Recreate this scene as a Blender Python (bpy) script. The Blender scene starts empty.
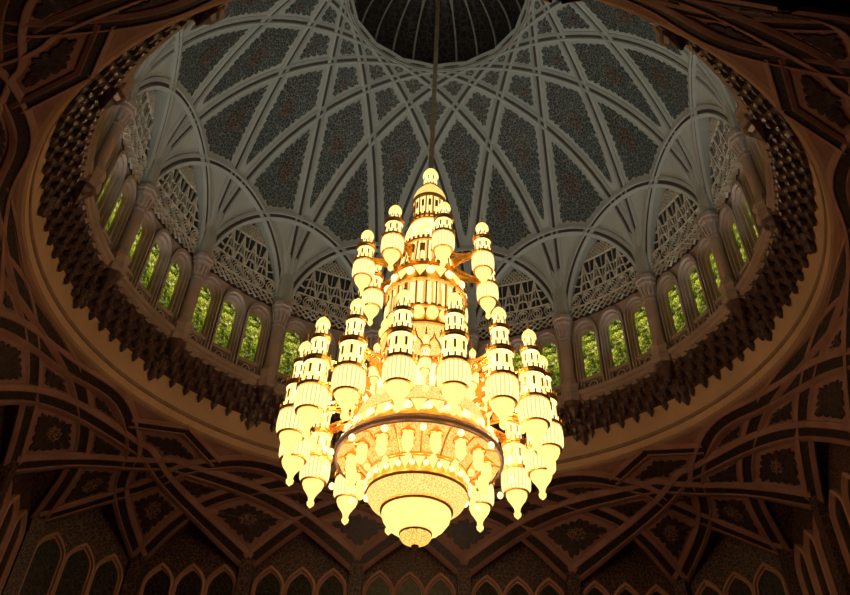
import bpy, math, random
import numpy as np
from mathutils import Matrix, Vector
from math import sin, cos, radians, degrees, sqrt, pi, hypot, atan2, copysign

random.seed(7)
S = 12.5                       # metres per drum radius
CAMH = 1.521
ZR = CAMH * S + 1.6            # height of the drum ledge above the floor
sc = bpy.context.scene
COL = sc.collection

# ------------------------------------------------------------------ camera
F, TILT, ROLL, YAW, CD, CX0, PX, PY = 792.54, .9361, .0367, .0174, 1.8888, -.0193, 440.28, 30.9
fw = np.array([sin(YAW) * cos(TILT), cos(YAW) * cos(TILT), sin(TILT)])
rt = np.cross(fw, [0, 0, 1]); rt /= np.linalg.norm(rt)
up = np.cross(rt, fw)
cr, sr = cos(ROLL), sin(ROLL)
RR_, UU_ = cr * rt + sr * up, -sr * rt + cr * up
CAMO = np.array([CX0, -CD, -CAMH])
cam = bpy.data.cameras.new('camera')
co = bpy.data.objects.new('camera', cam)
COL.objects.link(co)
m = Matrix.Identity(4)
for i in range(3):
    m[i][0], m[i][1], m[i][2] = RR_[i], UU_[i], -fw[i]
m.translation = Vector((CAMO[0] * S, CAMO[1] * S, CAMO[2] * S + ZR))
co.matrix_world = m
cam.sensor_width = 36
cam.lens = F / 850 * 36
cam.shift_x = -(PX - 425) / 850
cam.shift_y = (PY - 297.5) / 850
cam.clip_end = 500
cam.clip_start = .1
sc.camera = co


def proj(P):
    d = np.asarray(P, float) - CAMO
    z = d @ fw
    zz = np.where(z < .05, .05, z)
    return np.stack([PX + F * (d @ RR_) / zz, PY - F * (d @ UU_) / zz], -1), z


def seen(P, margin=40):
    q, z = proj(np.atleast_2d(P))
    ok = (z > .1) & (q[:, 0] > -margin) & (q[:, 0] < 850 + margin) & (q[:, 1] > -margin) & (q[:, 1] < 595 + margin)
    return bool(ok.any())


# ------------------------------------------------------------------ materials
def newmat(name):
    mt = bpy.data.materials.new(name); mt.use_nodes = True
    nt = mt.node_tree; nt.nodes.clear()
    out = nt.nodes.new('ShaderNodeOutputMaterial')
    return mt, nt, out


def N(nt, kind, **kw):
    n = nt.nodes.new('ShaderNode' + kind)
    for k, v in kw.items():
        if k in n.inputs: n.inputs[k].default_value = v
        else: setattr(n, k, v)
    return n


def ramp(nt, fac, stops):
    r = N(nt, 'ValToRGB'); e = r.color_ramp.elements
    e[0].position, e[0].color = stops[0][0], (*stops[0][1], 1)
    e[1].position, e[1].color = stops[1][0], (*stops[1][1], 1)
    for p, c in stops[2:]:
        x = e.new(p); x.color = (*c, 1)
    nt.links.new(fac, r.inputs[0])
    return r.outputs[0]


def plain(name, c1, c2=None, rough=.7, scale=1.5, metal=0., bump=0., bscale=8., spec=.3):
    mt, nt, out = newmat(name)
    b = N(nt, 'BsdfPrincipled', Roughness=rough, Metallic=metal)
    b.inputs['Specular IOR Level'].default_value = spec
    tc = N(nt, 'TexCoord')
    nz = N(nt, 'TexNoise', Scale=scale, Detail=4.)
    nt.links.new(tc.outputs['Object'], nz.inputs['Vector'])
    c2 = c2 or tuple(x * .75 for x in c1)
    nt.links.new(ramp(nt, nz.outputs[0], [(.35, c1), (.65, c2)]), b.inputs['Base Color'])
    if bump:
        n2 = N(nt, 'TexNoise', Scale=bscale, Detail=3.)
        nt.links.new(tc.outputs['Object'], n2.inputs['Vector'])
        bp = N(nt, 'Bump', Strength=bump, Distance=.1)
        nt.links.new(n2.outputs[0], bp.inputs['Height']); nt.links.new(bp.outputs[0], b.inputs['Normal'])
    nt.links.new(b.outputs[0], out.inputs[0])
    return mt


def arabesque(name, dark, line, tint, dot, scale=3.2, rough=.5, w=.09, shine=0.):
    """dark ground, fine vine lines and small blossoms"""
    mt, nt, out = newmat(name)
    b = N(nt, 'BsdfPrincipled', Roughness=rough)
    b.inputs['Specular IOR Level'].default_value = .4
    tc = N(nt, 'TexCoord')
    nz = N(nt, 'TexNoise', Scale=scale * .7, Detail=2.)
    nt.links.new(tc.outputs['Object'], nz.inputs['Vector'])
    mx = N(nt, 'Mix', data_type='VECTOR'); mx.inputs[0].default_value = .12
    nt.links.new(tc.outputs['Object'], mx.inputs[4]); nt.links.new(nz.outputs['Color'], mx.inputs[5])
    v = N(nt, 'TexVoronoi', feature='DISTANCE_TO_EDGE', Scale=scale)
    nt.links.new(mx.outputs[1], v.inputs['Vector'])
    v2 = N(nt, 'TexVoronoi', feature='F1', Scale=scale * 1.7)
    nt.links.new(tc.outputs['Object'], v2.inputs['Vector'])
    n3 = N(nt, 'TexNoise', Scale=.7, Detail=2.)
    nt.links.new(tc.outputs['Object'], n3.inputs['Vector'])
    ground = ramp(nt, n3.outputs[0], [(.4, dark), (.6, tint)])
    lf = ramp(nt, v.outputs[0], [(w * .5, (1, 1, 1)), (w, (0, 0, 0))])
    m1 = N(nt, 'Mix', data_type='RGBA'); m1.inputs[7].default_value = (*line, 1)
    nt.links.new(lf, m1.inputs[0]); nt.links.new(ground, m1.inputs[6])
    df = ramp(nt, v2.outputs[0], [(.2, (1, 1, 1)), (.3, (0, 0, 0))])
    m2 = N(nt, 'Mix', data_type='RGBA'); m2.inputs[7].default_value = (*dot, 1)
    nt.links.new(df, m2.inputs[0]); nt.links.new(m1.outputs[2], m2.inputs[6])
    nt.links.new(m2.outputs[2], b.inputs['Base Color'])
    if shine:
        b.inputs['Metallic'].default_value = shine
    nt.links.new(b.outputs[0], out.inputs[0])
    return mt


def glow(name, c, s, lo=.55, scale=9., kind='dots', c2=None):
    """lit crystal: strings of glass beads in front of the lamps, so strength varies bead by bead"""
    mt, nt, out = newmat(name)
    e = N(nt, 'Emission')
    tc = N(nt, 'TexCoord')
    if kind == 'dots':
        t = N(nt, 'TexVoronoi', feature='F1', Scale=scale)
        nt.links.new(tc.outputs['Object'], t.inputs['Vector']); f = t.outputs[0]
        st = [(.1, (1, 1, 1)), (.75, (0, 0, 0))]
    elif kind == 'flutes':
        sp = N(nt, 'SeparateXYZ'); nt.links.new(tc.outputs['Object'], sp.inputs[0])
        a = N(nt, 'Math', operation='ARCTAN2'); nt.links.new(sp.outputs[1], a.inputs[0]); nt.links.new(sp.outputs[0], a.inputs[1])
        k = N(nt, 'Math', operation='MULTIPLY'); k.inputs[1].default_value = scale; nt.links.new(a.outputs[0], k.inputs[0])
        q = N(nt, 'Math', operation='SINE'); nt.links.new(k.outputs[0], q.inputs[0]); f = q.outputs[0]
        st = [(.0, (1, 1, 1)), (.9, (0, 0, 0))]
    else:
        t = N(nt, 'TexNoise', Scale=scale, Detail=2.)
        nt.links.new(tc.outputs['Object'], t.inputs['Vector']); f = t.outputs[0]
        st = [(.35, (1, 1, 1)), (.65, (0, 0, 0))]
    fr = ramp(nt, f, st)
    mm = N(nt, 'MapRange'); mm.inputs[3].default_value = s * lo; mm.inputs[4].default_value = s
    nt.links.new(fr, mm.inputs[0]); nt.links.new(mm.outputs[0], e.inputs[1])
    c2 = c2 or c
    m1 = N(nt, 'Mix', data_type='RGBA'); m1.inputs[6].default_value = (*c2, 1); m1.inputs[7].default_value = (*c, 1)
    nt.links.new(fr, m1.inputs[0]); nt.links.new(m1.outputs[2], e.inputs[0])
    nt.links.new(e.outputs[0], out.inputs[0])
    return mt


M = {}
M['plaster'] = plain('dome_plaster', (.345, .345, .305), (.29, .29, .255), .85, .6, bump=.15, bscale=3)
M['strip'] = plain('rib_strip', (.060, .042, .034), (.045, .032, .026), .6, 2.)
M['panel'] = arabesque('dome_arabesque', (.012, .014, .012), (.16, .155, .125), (.018, .029, .030), (.05, .05, .043), 7.0, w=.085)
M['medal'] = arabesque('dome_medallion', (.018, .013, .010), (.17, .125, .09), (.028, .018, .014), (.12, .052, .03), 7.0, w=.09)
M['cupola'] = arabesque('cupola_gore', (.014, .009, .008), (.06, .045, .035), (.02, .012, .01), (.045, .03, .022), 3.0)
M['cuprib'] = plain('cupola_rib', (.36, .32, .26), None, .7)
M['screen'] = plain('tympanum_ground', (.045, .045, .042), (.02, .02, .02), .8, 2.)
M['lattice'] = plain('lattice_stucco', (.62, .58, .48), (.5, .46, .38), .8)
M['stone'] = plain('drum_stone', (.36, .27, .22), (.27, .20, .165), .75, .8, bump=.1)
M['dado'] = arabesque('dado_panel', (.05, .03, .02), (.25, .18, .12), (.06, .04, .03), (.12, .08, .05), 6.)
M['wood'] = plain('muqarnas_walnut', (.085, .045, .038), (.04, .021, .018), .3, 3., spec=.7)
M['woodlit'] = plain('muqarnas_walnut_lit', (.14, .08, .058), (.09, .05, .036), .35, 3., spec=.8)  # lighter copy of the walnut, lit look put into the niche colour
M['band'] = plain('ring_limestone', (.50, .32, .19), (.43, .27, .16), .7, .5, bump=.08)
M['bandline'] = plain('ring_inset', (.25, .15, .10), None, .7)
M['lowrib'] = plain('vault_rib', (.29, .15, .112), (.225, .112, .083), .6, 1.2, bump=.1)
M['lowstrip'] = arabesque('vault_strip', (.014, .009, .008), (.05, .028, .020), (.018, .011, .009), (.03, .018, .013), 7.)
M['lowpanel'] = arabesque('vault_arabesque', (.022, .013, .012), (.06, .035, .028), (.03, .017, .016), (.045, .026, .02), 5.)
M['lowmedal'] = arabesque('vault_medallion', (.035, .02, .015), (.24, .14, .095), (.045, .025, .018), (.10, .055, .04), 8., w=.13)
M['lowwall'] = arabesque('gallery_wall', (.026, .013, .010), (.13, .068, .045), (.045, .022, .016), (.22, .12, .075), 6.5, w=.08)
M['lowframe'] = plain('gallery_frame', (.42, .22, .14), (.34, .18, .115), .6)
M['darkpane'] = arabesque('gallery_glass', (.012, .009, .008), (.045, .032, .024), (.018, .013, .010), (.035, .025, .018), 5.5, rough=.25)
M['marble'] = plain('hall_marble', (.3, .25, .2), (.24, .2, .16), .5)
M['carpet'] = plain('carpet', (.2, .05, .04), (.12, .06, .04), .9, .6)
M['gold'] = plain('gilded_brass', (1., .52, .10), (.92, .40, .06), .32, 6., metal=1.)
M['brass'] = plain('dark_brass', (.26, .17, .10), (.2, .13, .08), .6, 4., metal=.2)
M['rim'] = plain('rim_bronze', (.09, .05, .02), None, .5, metal=.6)
Y1, Y2, Y3 = (1., .74, .30), (1., .66, .20), (1., .80, .42)
M['g_bowl'] = glow('lit_crystal_bowl', (1., .77, .27), 1.9, .72, 34., 'dots', (1., .68, .17))
M['g_string'] = glow('lit_crystal_strings', (1., .80, .33), 1.75, .62, 24., 'flutes', (1., .68, .18))
M['g_white'] = glow('lit_opal_glass', (1., .80, .36), 2.2, .75, 5., 'noise')
M['g_tur'] = glow('lit_turret_glass', (1., .80, .34), 2.3, .6, 5., 'noise', (1., .72, .22))
M['g_flute'] = glow('lit_fluted_crystal', (1., .75, .26), 1.9, .5, 30., 'flutes', (1., .60, .14))
M['g_bead'] = glow('lit_bead_strings', (1., .74, .24), 1.7, .58, 30., 'dots', (1., .60, .13))
M['g_amber'] = glow('lit_amber_crystal', (1., .70, .20), 1.7, .5, 26., 'dots', (1., .52, .08))
M['slit'] = plain('turret_slit', (.55, .26, .05), None, .5, metal=.6)


def stained():
    mt, nt, out = newmat('stained_glass')
    tc = N(nt, 'TexCoord')
    v = N(nt, 'TexVoronoi', feature='F1', Scale=7.5); v.inputs['Randomness'].default_value = 1
    v2 = N(nt, 'TexVoronoi', feature='DISTANCE_TO_EDGE', Scale=7.5)
    nz = N(nt, 'TexNoise', Scale=1.6, Detail=3.)
    for x in (v, v2, nz): nt.links.new(tc.outputs['Object'], x.inputs['Vector'])
    sp = N(nt, 'SeparateColor'); nt.links.new(v.outputs['Color'], sp.inputs[0])
    c = ramp(nt, sp.outputs[0], [(0., (.03, .07, .003)), (.3, (.26, .32, .02)), (.55, (.58, .56, .06)), (.72, (.10, .16, .008)), (.88, (.78, .70, .22))])
    lf = ramp(nt, v2.outputs[0], [(.03, (.12, .12, .12)), (.09, (1, 1, 1))])
    mm = N(nt, 'Mix', data_type='RGBA', blend_type='MULTIPLY'); mm.inputs[0].default_value = 1
    nt.links.new(c, mm.inputs[6]); nt.links.new(lf, mm.inputs[7])
    nf = ramp(nt, nz.outputs[0], [(.38, (.15, .17, .14)), (.6, (1.2, 1.15, 1.1))])
    m3 = N(nt, 'Mix', data_type='RGBA', blend_type='MULTIPLY'); m3.inputs[0].default_value = 1
    nt.links.new(mm.outputs[2], m3.inputs[6]); nt.links.new(nf, m3.inputs[7])
    e = N(nt, 'Emission', Strength=1.3); nt.links.new(m3.outputs[2], e.inputs[0])
    g = N(nt, 'BsdfGlossy', Roughness=.2); g.inputs[0].default_value = (.03, .03, .03, 1)
    a = N(nt, 'AddShader'); nt.links.new(e.outputs[0], a.inputs[0]); nt.links.new(g.outputs[0], a.inputs[1])
    nt.links.new(a.outputs[0], out.inputs[0])
    return mt


M['stained'] = stained()


# ------------------------------------------------------------------ mesh helpers (drum-radius units, ledge height = 0)
class MB:
    def __init__(s): s.v, s.f, s.m = [], [], []

    def add(s, vs, fs, mi=0):
        k = len(s.v); s.v += [tuple(map(float, p)) for p in vs]
        s.f += [tuple(k + i for i in f) for f in fs]; s.m += [mi] * len(fs)

    def grid(s, rows, close=False, mi=0):
        """rows: list of equal-length point lists"""
        nr, nc = len(rows), len(rows[0]); vs = [p for r in rows for p in r]; fs = []
        for i in range(nr - 1):
            for j in range(nc if close else nc - 1):
                a, b = i * nc + j, i * nc + (j + 1) % nc
                fs.append((a, b, b + nc, a + nc))
        s.add(vs, fs, mi)

    def lathe(s, prof, n=32, c=(0, 0, 0), mi=0, wob=None, rot=0.):
        rows = []
        for r, z in prof:
            rows.append([(c[0] + r * (wob(2 * pi * k / n) if wob else 1) * cos(2 * pi * k / n + rot), c[1] + r * (wob(2 * pi * k / n) if wob else 1) * sin(2 * pi * k / n + rot), c[2] + z) for k in range(n)])
        s.grid(rows, True, mi)

    def box(s, c, ax, ay, az, mi=0):
        c, ax, ay, az = (np.array(q, float) for q in (c, ax, ay, az))
        vs = [c + i * ax + j * ay + k * az for k in (-1, 1) for j in (-1, 1) for i in (-1, 1)]
        s.add(vs, [(0, 2, 3, 1), (4, 5, 7, 6), (0, 1, 5, 4), (2, 6, 7, 3), (0, 4, 6, 2), (1, 3, 7, 5)], mi)

    def tube(s, pts, r, n=6, mi=0):
        pts = [np.array(p, float) for p in pts]; rows = []
        for i, p in enumerate(pts):
            t = pts[min(i + 1, len(pts) - 1)] - pts[max(i - 1, 0)]
            t = t / (np.linalg.norm(t) + 1e-12)
            a = np.cross(t, [0, 0, 1.]) if abs(t[2]) < .95 else np.cross(t, [1., 0, 0])
            a /= np.linalg.norm(a); b = np.cross(t, a)
            rr = r[i] if isinstance(r, (list, tuple)) else r
            rows.append([p + rr * (cos(2 * pi * k / n) * a + sin(2 * pi * k / n) * b) for k in range(n)])
        s.grid(rows, True, mi)

    def sphere(s, c, r, n=10, mi=0):
        s.lathe([(max(1e-4, r * sin(pi * i / (n // 2 + 1))), -r * cos(pi * i / (n // 2 + 1))) for i in range(n // 2 + 2)], n, c, mi)

    def sweep(s, P, Nn, prof, mi=0):
        P = np.asarray(P, float); T = np.gradient(P, axis=0); T /= np.linalg.norm(T, axis=1)[:, None] + 1e-12
        Sd = np.cross(T, Nn); Sd /= np.linalg.norm(Sd, axis=1)[:, None] + 1e-12
        s.grid([[P[i] + a * Sd[i] + b * Nn[i] for a, b in prof] for i in range(len(P))], False, mi)


def build(name, mb, mats, parent=None, origin=None, smooth=False, deg=None):
    """one mesh object; origin in drum units (a child's origin is its parent's)"""
    if parent is not None and origin is None: origin = parent['_o']
    if origin is None:
        a = np.array(mb.v); origin = ((a.min(0) + a.max(0)) / 2).tolist()
    me = bpy.data.meshes.new(name)
    me.from_pydata([((x - origin[0]) * S, (y - origin[1]) * S, (z - origin[2]) * S) for x, y, z in mb.v], [], mb.f)
    for mt in (mats if isinstance(mats, (list, tuple)) else [mats]): me.materials.append(M[mt])
    me.polygons.foreach_set('material_index', mb.m)
    if smooth: me.polygons.foreach_set('use_smooth', [True] * len(mb.f))
    me.update()
    o = bpy.data.objects.new(name, me); COL.objects.link(o)
    if parent is not None:
        o.parent = parent
        po = parent['_o']; o.location = [(origin[i] - po[i]) * S for i in range(3)]
    else:
        o.location = (origin[0] * S, origin[1] * S, origin[2] * S + ZR)
    o['_o'] = list(origin)
    return o


def empty(name, origin, parent=None):
    o = bpy.data.objects.new(name, None); COL.objects.link(o); o.empty_display_size = .2
    o['_o'] = list(origin)
    if parent is not None:
        po = parent['_o']; o.parent = parent; o.location = [(origin[i] - po[i]) * S for i in range(3)]
    else: o.location = (origin[0] * S, origin[1] * S, origin[2] * S + ZR)
    return o


def tag(o, label, cat, group=None):
    o['label'], o['category'], o['kind'] = label, cat, 'thing'
    if group: o['group'] = group
    return o


def struct(o):
    o['kind'] = 'structure'; return o


def copy_tree(o, parent=None):
    c = o.copy(); COL.objects.link(c)
    if parent is not None: c.parent = parent
    for ch in list(o.children): copy_tree(ch, c)
    return c


def turned(o, az):
    """a copy of top-level thing o, turned about the dome's axis by az degrees (clockwise seen from below the far side)"""
    c = copy_tree(o)
    a = -radians(az); p = o['_o']
    q = (p[0] * cos(a) - p[1] * sin(a), p[0] * sin(a) + p[1] * cos(a), p[2])
    c.location = (q[0] * S, q[1] * S, q[2] * S + ZR); c['_o'] = list(q)
    c.rotation_euler = (0, 0, a)
    return c


def world_pts(o):
    out = []
    R = Matrix.Rotation(o.rotation_euler[2], 3, 'Z'); p = o['_o']
    for x in [o] + list(o.children):
        if x.type == 'MESH':
            n = max(1, len(x.data.vertices) // 60)
            for v in list(x.data.vertices)[::n]:
                q = R @ (v.co + (x.location if x is not o else Vector())); out.append((q[0] / S + p[0], q[1] / S + p[1], q[2] / S + p[2]))
    return np.array(out)


def remove(o):
    for ch in list(o.children): remove(ch)
    bpy.data.objects.remove(o)


ORD = 'first second third fourth fifth sixth seventh eighth ninth tenth eleventh twelfth thirteenth fourteenth'.split()


def place(items, key=None):
    """words for where each (az) of a ring of likes stands, counted from the far side behind the chandelier"""
    left = sorted([i for i, a in enumerate(items) if a < -.5], key=lambda i: -items[i])
    right = sorted([i for i, a in enumerate(items) if a > .5], key=lambda i: items[i])
    out = {}
    for i, a in enumerate(items):
        if abs(a) <= .5: out[i] = 'straight behind the chandelier'
        elif a < 0: out[i] = ORD[left.index(i)] + ' leftward from behind the chandelier'
        else: out[i] = ORD[right.index(i)] + ' rightward from behind the chandelier'
    return out


def wrap(a): return (a + 180) % 360 - 180


def pol(r, az, h): a = radians(az); return (r * sin(a), r * cos(a), h)


# ------------------------------------------------------------------ dome surface
H0, BB = .24, 1.13
RIM = .405


def dz(r): return H0 + BB * sqrt(max(0., 1 - r * r))


def dproj(p, d=0.):
    """push a point radially onto the dome's inner face, d inward"""
    x, y, z = p; z = max(z - H0, 0)
    k = sqrt(x * x + y * y + (z / BB) ** 2)
    x, y, z = x / k, y / k, z / k
    n = np.array([-x, -y, -z / BB ** 2]); n /= np.linalg.norm(n)
    return np.array([x, y, z + H0]) + d * n


def dnorm(p):
    n = np.array([-p[0], -p[1], -(p[2] - H0) / BB ** 2]); return n / np.linalg.norm(n)


NB, BAY = 16, 22.5


def chord(azc, mm, n=49):
    """plan-straight rib between columns mm bays apart, centred on azimuth azc"""
    a0, a1 = np.array(pol(1, azc - mm * BAY / 2, 0)), np.array(pol(1, azc + mm * BAY / 2, 0))
    t = (1 - np.cos(np.linspace(0, pi, n))) / 2
    P = [a0 + (a1 - a0) * q for q in t]
    return np.array([(p[0], p[1], dz(hypot(p[0], p[1]))) for p in P])


# dome cells: split the plan disc by every rib line
def split_all():
    polys = [[pol(1, 5.625 * k, 0)[:2] for k in range(64)]]
    lines = []
    for mm in (6, 2):
        d = cos(radians(mm * BAY / 2))
        for k in range(NB):
            az = k * BAY + (0 if mm % 2 else BAY / 2)
            lines.append((sin(radians(az)), cos(radians(az)), d, mm))
    for nx, ny, d, mm in lines:
        new = []
        for P in polys:
            s = [p[0] * nx + p[1] * ny - d for p in P]
            if min(s) > -1e-7 or max(s) < 1e-7: new.append(P); continue
            A, B_ = [], []
            for i in range(len(P)):
                j = (i + 1) % len(P)
                if s[i] <= 1e-9: A.append(P[i])
                if s[i] >= -1e-9: B_.append(P[i])
                if s[i] * s[j] < -1e-16:
                    t = s[i] / (s[i] - s[j]); q = (P[i][0] + t * (P[j][0] - P[i][0]), P[i][1] + t * (P[j][1] - P[i][1]))
                    A.append(q); B_.append(q)
            for Q in (A, B_):
                R = [q for i, q in enumerate(Q) if hypot(q[0] - Q[i - 1][0], q[1] - Q[i - 1][1]) > 1e-6]
                if len(R) > 2: new.append(R)
        polys = new
    return polys, lines


def area(P): return .5 * abs(sum(P[i - 1][0] * P[i][1] - P[i][0] * P[i - 1][1] for i in range(len(P))))


def fillfan(mb, loop, cen, rings, fn, mi=0):
    rows = [[fn(cen + (np.array(p) - cen) * (k / rings)) for p in loop] for k in range(rings, 0, -1)]
    mb.grid(rows, True, mi)
    c = fn(cen); n = len(loop); k = len(mb.v)
    mb.add(rows[-1] + [c], [(i, (i + 1) % n, n) for i in range(n)], mi)


def erode(loop, cen, nrm, margin, amp=0., lobe=.03, npt=140):
    """shrink a star-shaped 3-D loop towards its middle, keeping it margin away from the edge, with lobes"""
    L = np.array(loop); ax = np.cross(nrm, [0, 0, 1.]) if abs(nrm[2]) < .95 else np.cross(nrm, [1., 0, 0])
    ax /= np.linalg.norm(ax); ay = np.cross(nrm, ax)
    to2 = lambda p: np.stack([(p - cen) @ ax, (p - cen) @ ay], -1)
    seg = np.roll(L, -1, 0) - L; ln = np.linalg.norm(seg, axis=1); cum = np.concatenate([[0], np.cumsum(ln)])
    u = np.linspace(0, cum[-1], npt, endpoint=False)
    i = np.clip(np.searchsorted(cum, u, 'right') - 1, 0, len(L) - 1)
    D3 = L[i] + seg[i] * ((u - cum[i]) / (ln[i] + 1e-12))[:, None]
    A = to2(L); B_ = np.roll(A, -1, 0); AB = B_ - A; D = to2(D3)

    def dist(q):
        t = np.clip(((q[:, None] - A) * AB).sum(-1) / ((AB ** 2).sum(-1) + 1e-12), 0, 1)
        return np.sqrt(((q[:, None] - A - t[..., None] * AB) ** 2).sum(-1).min(1))
    if dist(np.zeros((1, 2)))[0] < margin * 1.25: return None

    def solve(mar):
        lo, hi = np.zeros(npt), np.ones(npt)
        for _ in range(16):
            mid = (lo + hi) / 2; ok = dist(D * mid[:, None]) > mar
            lo = np.where(ok, mid, lo); hi = np.where(ok, hi, mid)
        return lo
    k = solve(np.full(npt, margin))
    q = D * k[:, None]
    if amp:
        sl = np.linalg.norm(np.roll(q, -1, 0) - q, axis=1); cs = np.concatenate([[0], np.cumsum(sl)])
        nl = max(4, round(cs[-1] / lobe)); ph = cs[:-1] / cs[-1] * nl
        k = solve(margin + amp * (1 - np.abs(np.sin(pi * ph)) ** .7) * (1 + .5 * np.sin(ph * 2.1)))
    return cen + (D3 - cen) * k[:, None]


def lobed(cen, nrm, axu, ru, rv, nl=8, n=64):
    axv = np.cross(nrm, axu)
    return np.array([cen + (axu * ru * cos(t) + axv * rv * sin(t)) * (1 + .13 * cos(nl * t)) for t in np.linspace(0, 2 * pi, n, endpoint=False)])


def dense(P, step=.03):
    out = []
    for i in range(len(P)):
        a, b = np.array(P[i]), np.array(P[(i + 1) % len(P)])
        n = max(1, int(np.linalg.norm(b - a) / step))
        out += [a + (b - a) * k / n for k in range(n)]
    return out


polys, lines = split_all()
shell = MB(); proto_cells = []
for P in polys:
    c = np.mean(P, axis=0); rc = hypot(*c)
    if rc < .2 or area(P) < 2e-5: continue
    outside = sum(1 for nx, ny, d, mm in lines if mm == 2 and c[0] * nx + c[1] * ny > d)
    if outside >= 2: continue
    D2 = dense(P, .035)
    L = np.array([(p[0], p[1], dz(hypot(p[0], p[1]))) for p in D2])
    cen = dproj(L.mean(0))
    fillfan(shell, L, cen, 4, lambda p: dproj(p))
    az = degrees(atan2(c[0], c[1]))
    if -BAY / 2 - .01 < az <= BAY / 2 + .01 and not (abs(az + BAY / 2) < .5):
        proto_cells.append((rc, az, L, cen))
# inner collar up to the cupola rim
shell.lathe([(.41, dz(.41)), (.378, dz(.378))], 64)
dome_shell = struct(build('ceiling', shell, 'plaster', origin=(0, 0, 0), smooth=True))

proto_cells.sort(key=lambda t: (round(t[0], 2), t[1]))
tiers = {}
for rc, az, L, cen in proto_cells: tiers.setdefault(round(rc, 2), []).append((az, L, cen, rc))
tier_keys = []
for k in sorted(tiers):
    if tier_keys and k - tier_keys[-1][-1] < .012: tier_keys[-1].append(k)
    else: tier_keys.append([k])
SHAPE = {}
keep = []
for ti, ks in enumerate(tier_keys):
    members = []
    for k in ks:
        for az, L, cen, rc in tiers[k]:
            nrm = dnorm(cen)
            got = None
            inr_ = min(np.linalg.norm(np.cross(np.roll(L, -1, 0) - L, cen - L), axis=1) / (np.linalg.norm(np.roll(L, -1, 0) - L, axis=1) + 1e-9))
            b_ = min(.034, max(.023, inr_ * .48))
            for mar, amp in ((b_, b_ * .33), (.022, .005)):
                got = erode(L, cen, nrm, mar, amp, .032)
                if got is not None: break
            if got is None: continue
            ext = np.linalg.norm(got - cen, axis=1).max()
            mb = MB(); fillfan(mb, got, cen, 5, lambda p: dproj(p, .0035))
            # thin edge of the sunk field
            mb.grid([[dproj(p, .0035) for p in got], [dproj(p, .0) for p in got]], True)
            o = build('arabesque_inlay', mb, 'panel', origin=list(dproj(cen)), smooth=True)
            inr = np.linalg.norm(got - cen, axis=1).min()
            if ext > .045:
                axu = (got[np.linalg.norm(got - cen, axis=1).argmax()] - cen); axu -= nrm * (axu @ nrm); axu /= np.linalg.norm(axu)
                md = lobed(cen, nrm, axu, max(inr * .5, min(ext * .26, inr * .9)), inr * .48)
                m2 = MB(); fillfan(m2, md, cen, 2, lambda p: dproj(p, .006))
                m2.grid([[dproj(p, .006) for p in md], [dproj(p, .003) for p in md]], True)
                build('medallion', m2, 'medal', o, smooth=True)
            members.append((az, o, ext))
    ring = []
    for az, o, ext in members:
        for k in range(NB):
            a = wrap(az + k * BAY)
            c = o if k == 0 else turned(o, k * BAY)
            if seen(world_pts(c)): ring.append((a, c, ext))
            elif k: remove(c)
            else: ring.append((a, c, ext)) if seen(world_pts(c)) else keep.append(c)
    if not ring: continue
    pw = place([r[0] for r in ring])
    size = 'small' if ring[0][2] < .07 else ('large' if ring[0][2] > .16 else 'mid-sized')
    for i, (a, c, e) in enumerate(ring):
        tag(c, f'{size} dark floral inlay, dome row {ORD[ti]} below the cupola, {pw[i]}', 'inlay', f'floral inlays in dome row {ORD[ti]}')
for c in keep: remove(c)

# ribs
RIBP = [(-.021, -.003), (-.020, .003), (-.0085, .0085), (-.0055, .001), (.0055, .001), (.0085, .0085), (.020, .003), (.021, -.003)]
ARCP = [(-.022, -.07), (-.022, .008), (-.0085, .012), (-.0055, .004), (.0055, .004), (.0085, .012), (.022, .008), (.022, -.07)]
ribs = []
for mm, prof in ((6, RIBP), (2, ARCP)):
    P = chord(BAY / 2, mm); Nn = np.array([dnorm(p) for p in P])
    mb = MB(); mb.sweep(P, Nn, prof)
    o = build('dome_rib' if mm == 6 else 'dome_arch', mb, 'plaster', origin=list(P[len(P) // 2]))
    m2 = MB(); m2.sweep(P, Nn, [(-.0058, .002 + .003 * (mm == 2)), (.0058, .002 + .003 * (mm == 2))])
    build('inlay_strip', m2, 'strip', o)
    lst = []
    for k in range(NB):
        c = o if k == 0 else turned(o, k * BAY)
        lst.append((wrap(BAY / 2 + k * BAY), c))
    lst2 = []
    for a, c in lst:
        if seen(world_pts(c), 60): lst2.append((a, c))
        elif c is not o: remove(c)
    pw = place([a for a, c in lst2])
    for i, (a, c) in enumerate(lst2):
        if mm == 6: tag(c, f'long grey plaster dome rib with brown strip, crown {pw[i]}', 'rib', 'long crossing ribs of the dome')
        else: tag(c, f'grey plaster arch over the lattice, peak {pw[i]}', 'arch', 'arches above the drum windows')

# ------------------------------------------------------------------ cupola
cu = empty('cupola', (0, 0, 1.36))
tag(cu, 'dark fluted cupola with slender ribs at the top of the dome', 'cupola')
mb = MB(); mb.lathe([(.392, dz(.392) - .001), (.390, dz(.39) - .010), (.390, dz(.39) - .014), (.388, dz(.388) - .010), (.386, 1.268), (.381, 1.266), (.382, 1.280), (.388, 1.288), (.384, 1.298), (.386, 1.312)], 96)
build('rim_moulding', mb, 'cuprib', cu, smooth=False)
NG = 24


def cup(r, az, d=0.):
    rr = min(r, .4)
    q = sqrt(max(0, 1 - (rr / .4) ** 2))
    return pol((rr - d * rr / .4) * .965, az, 1.295 + .42 * q ** .95 - d * q)


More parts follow.
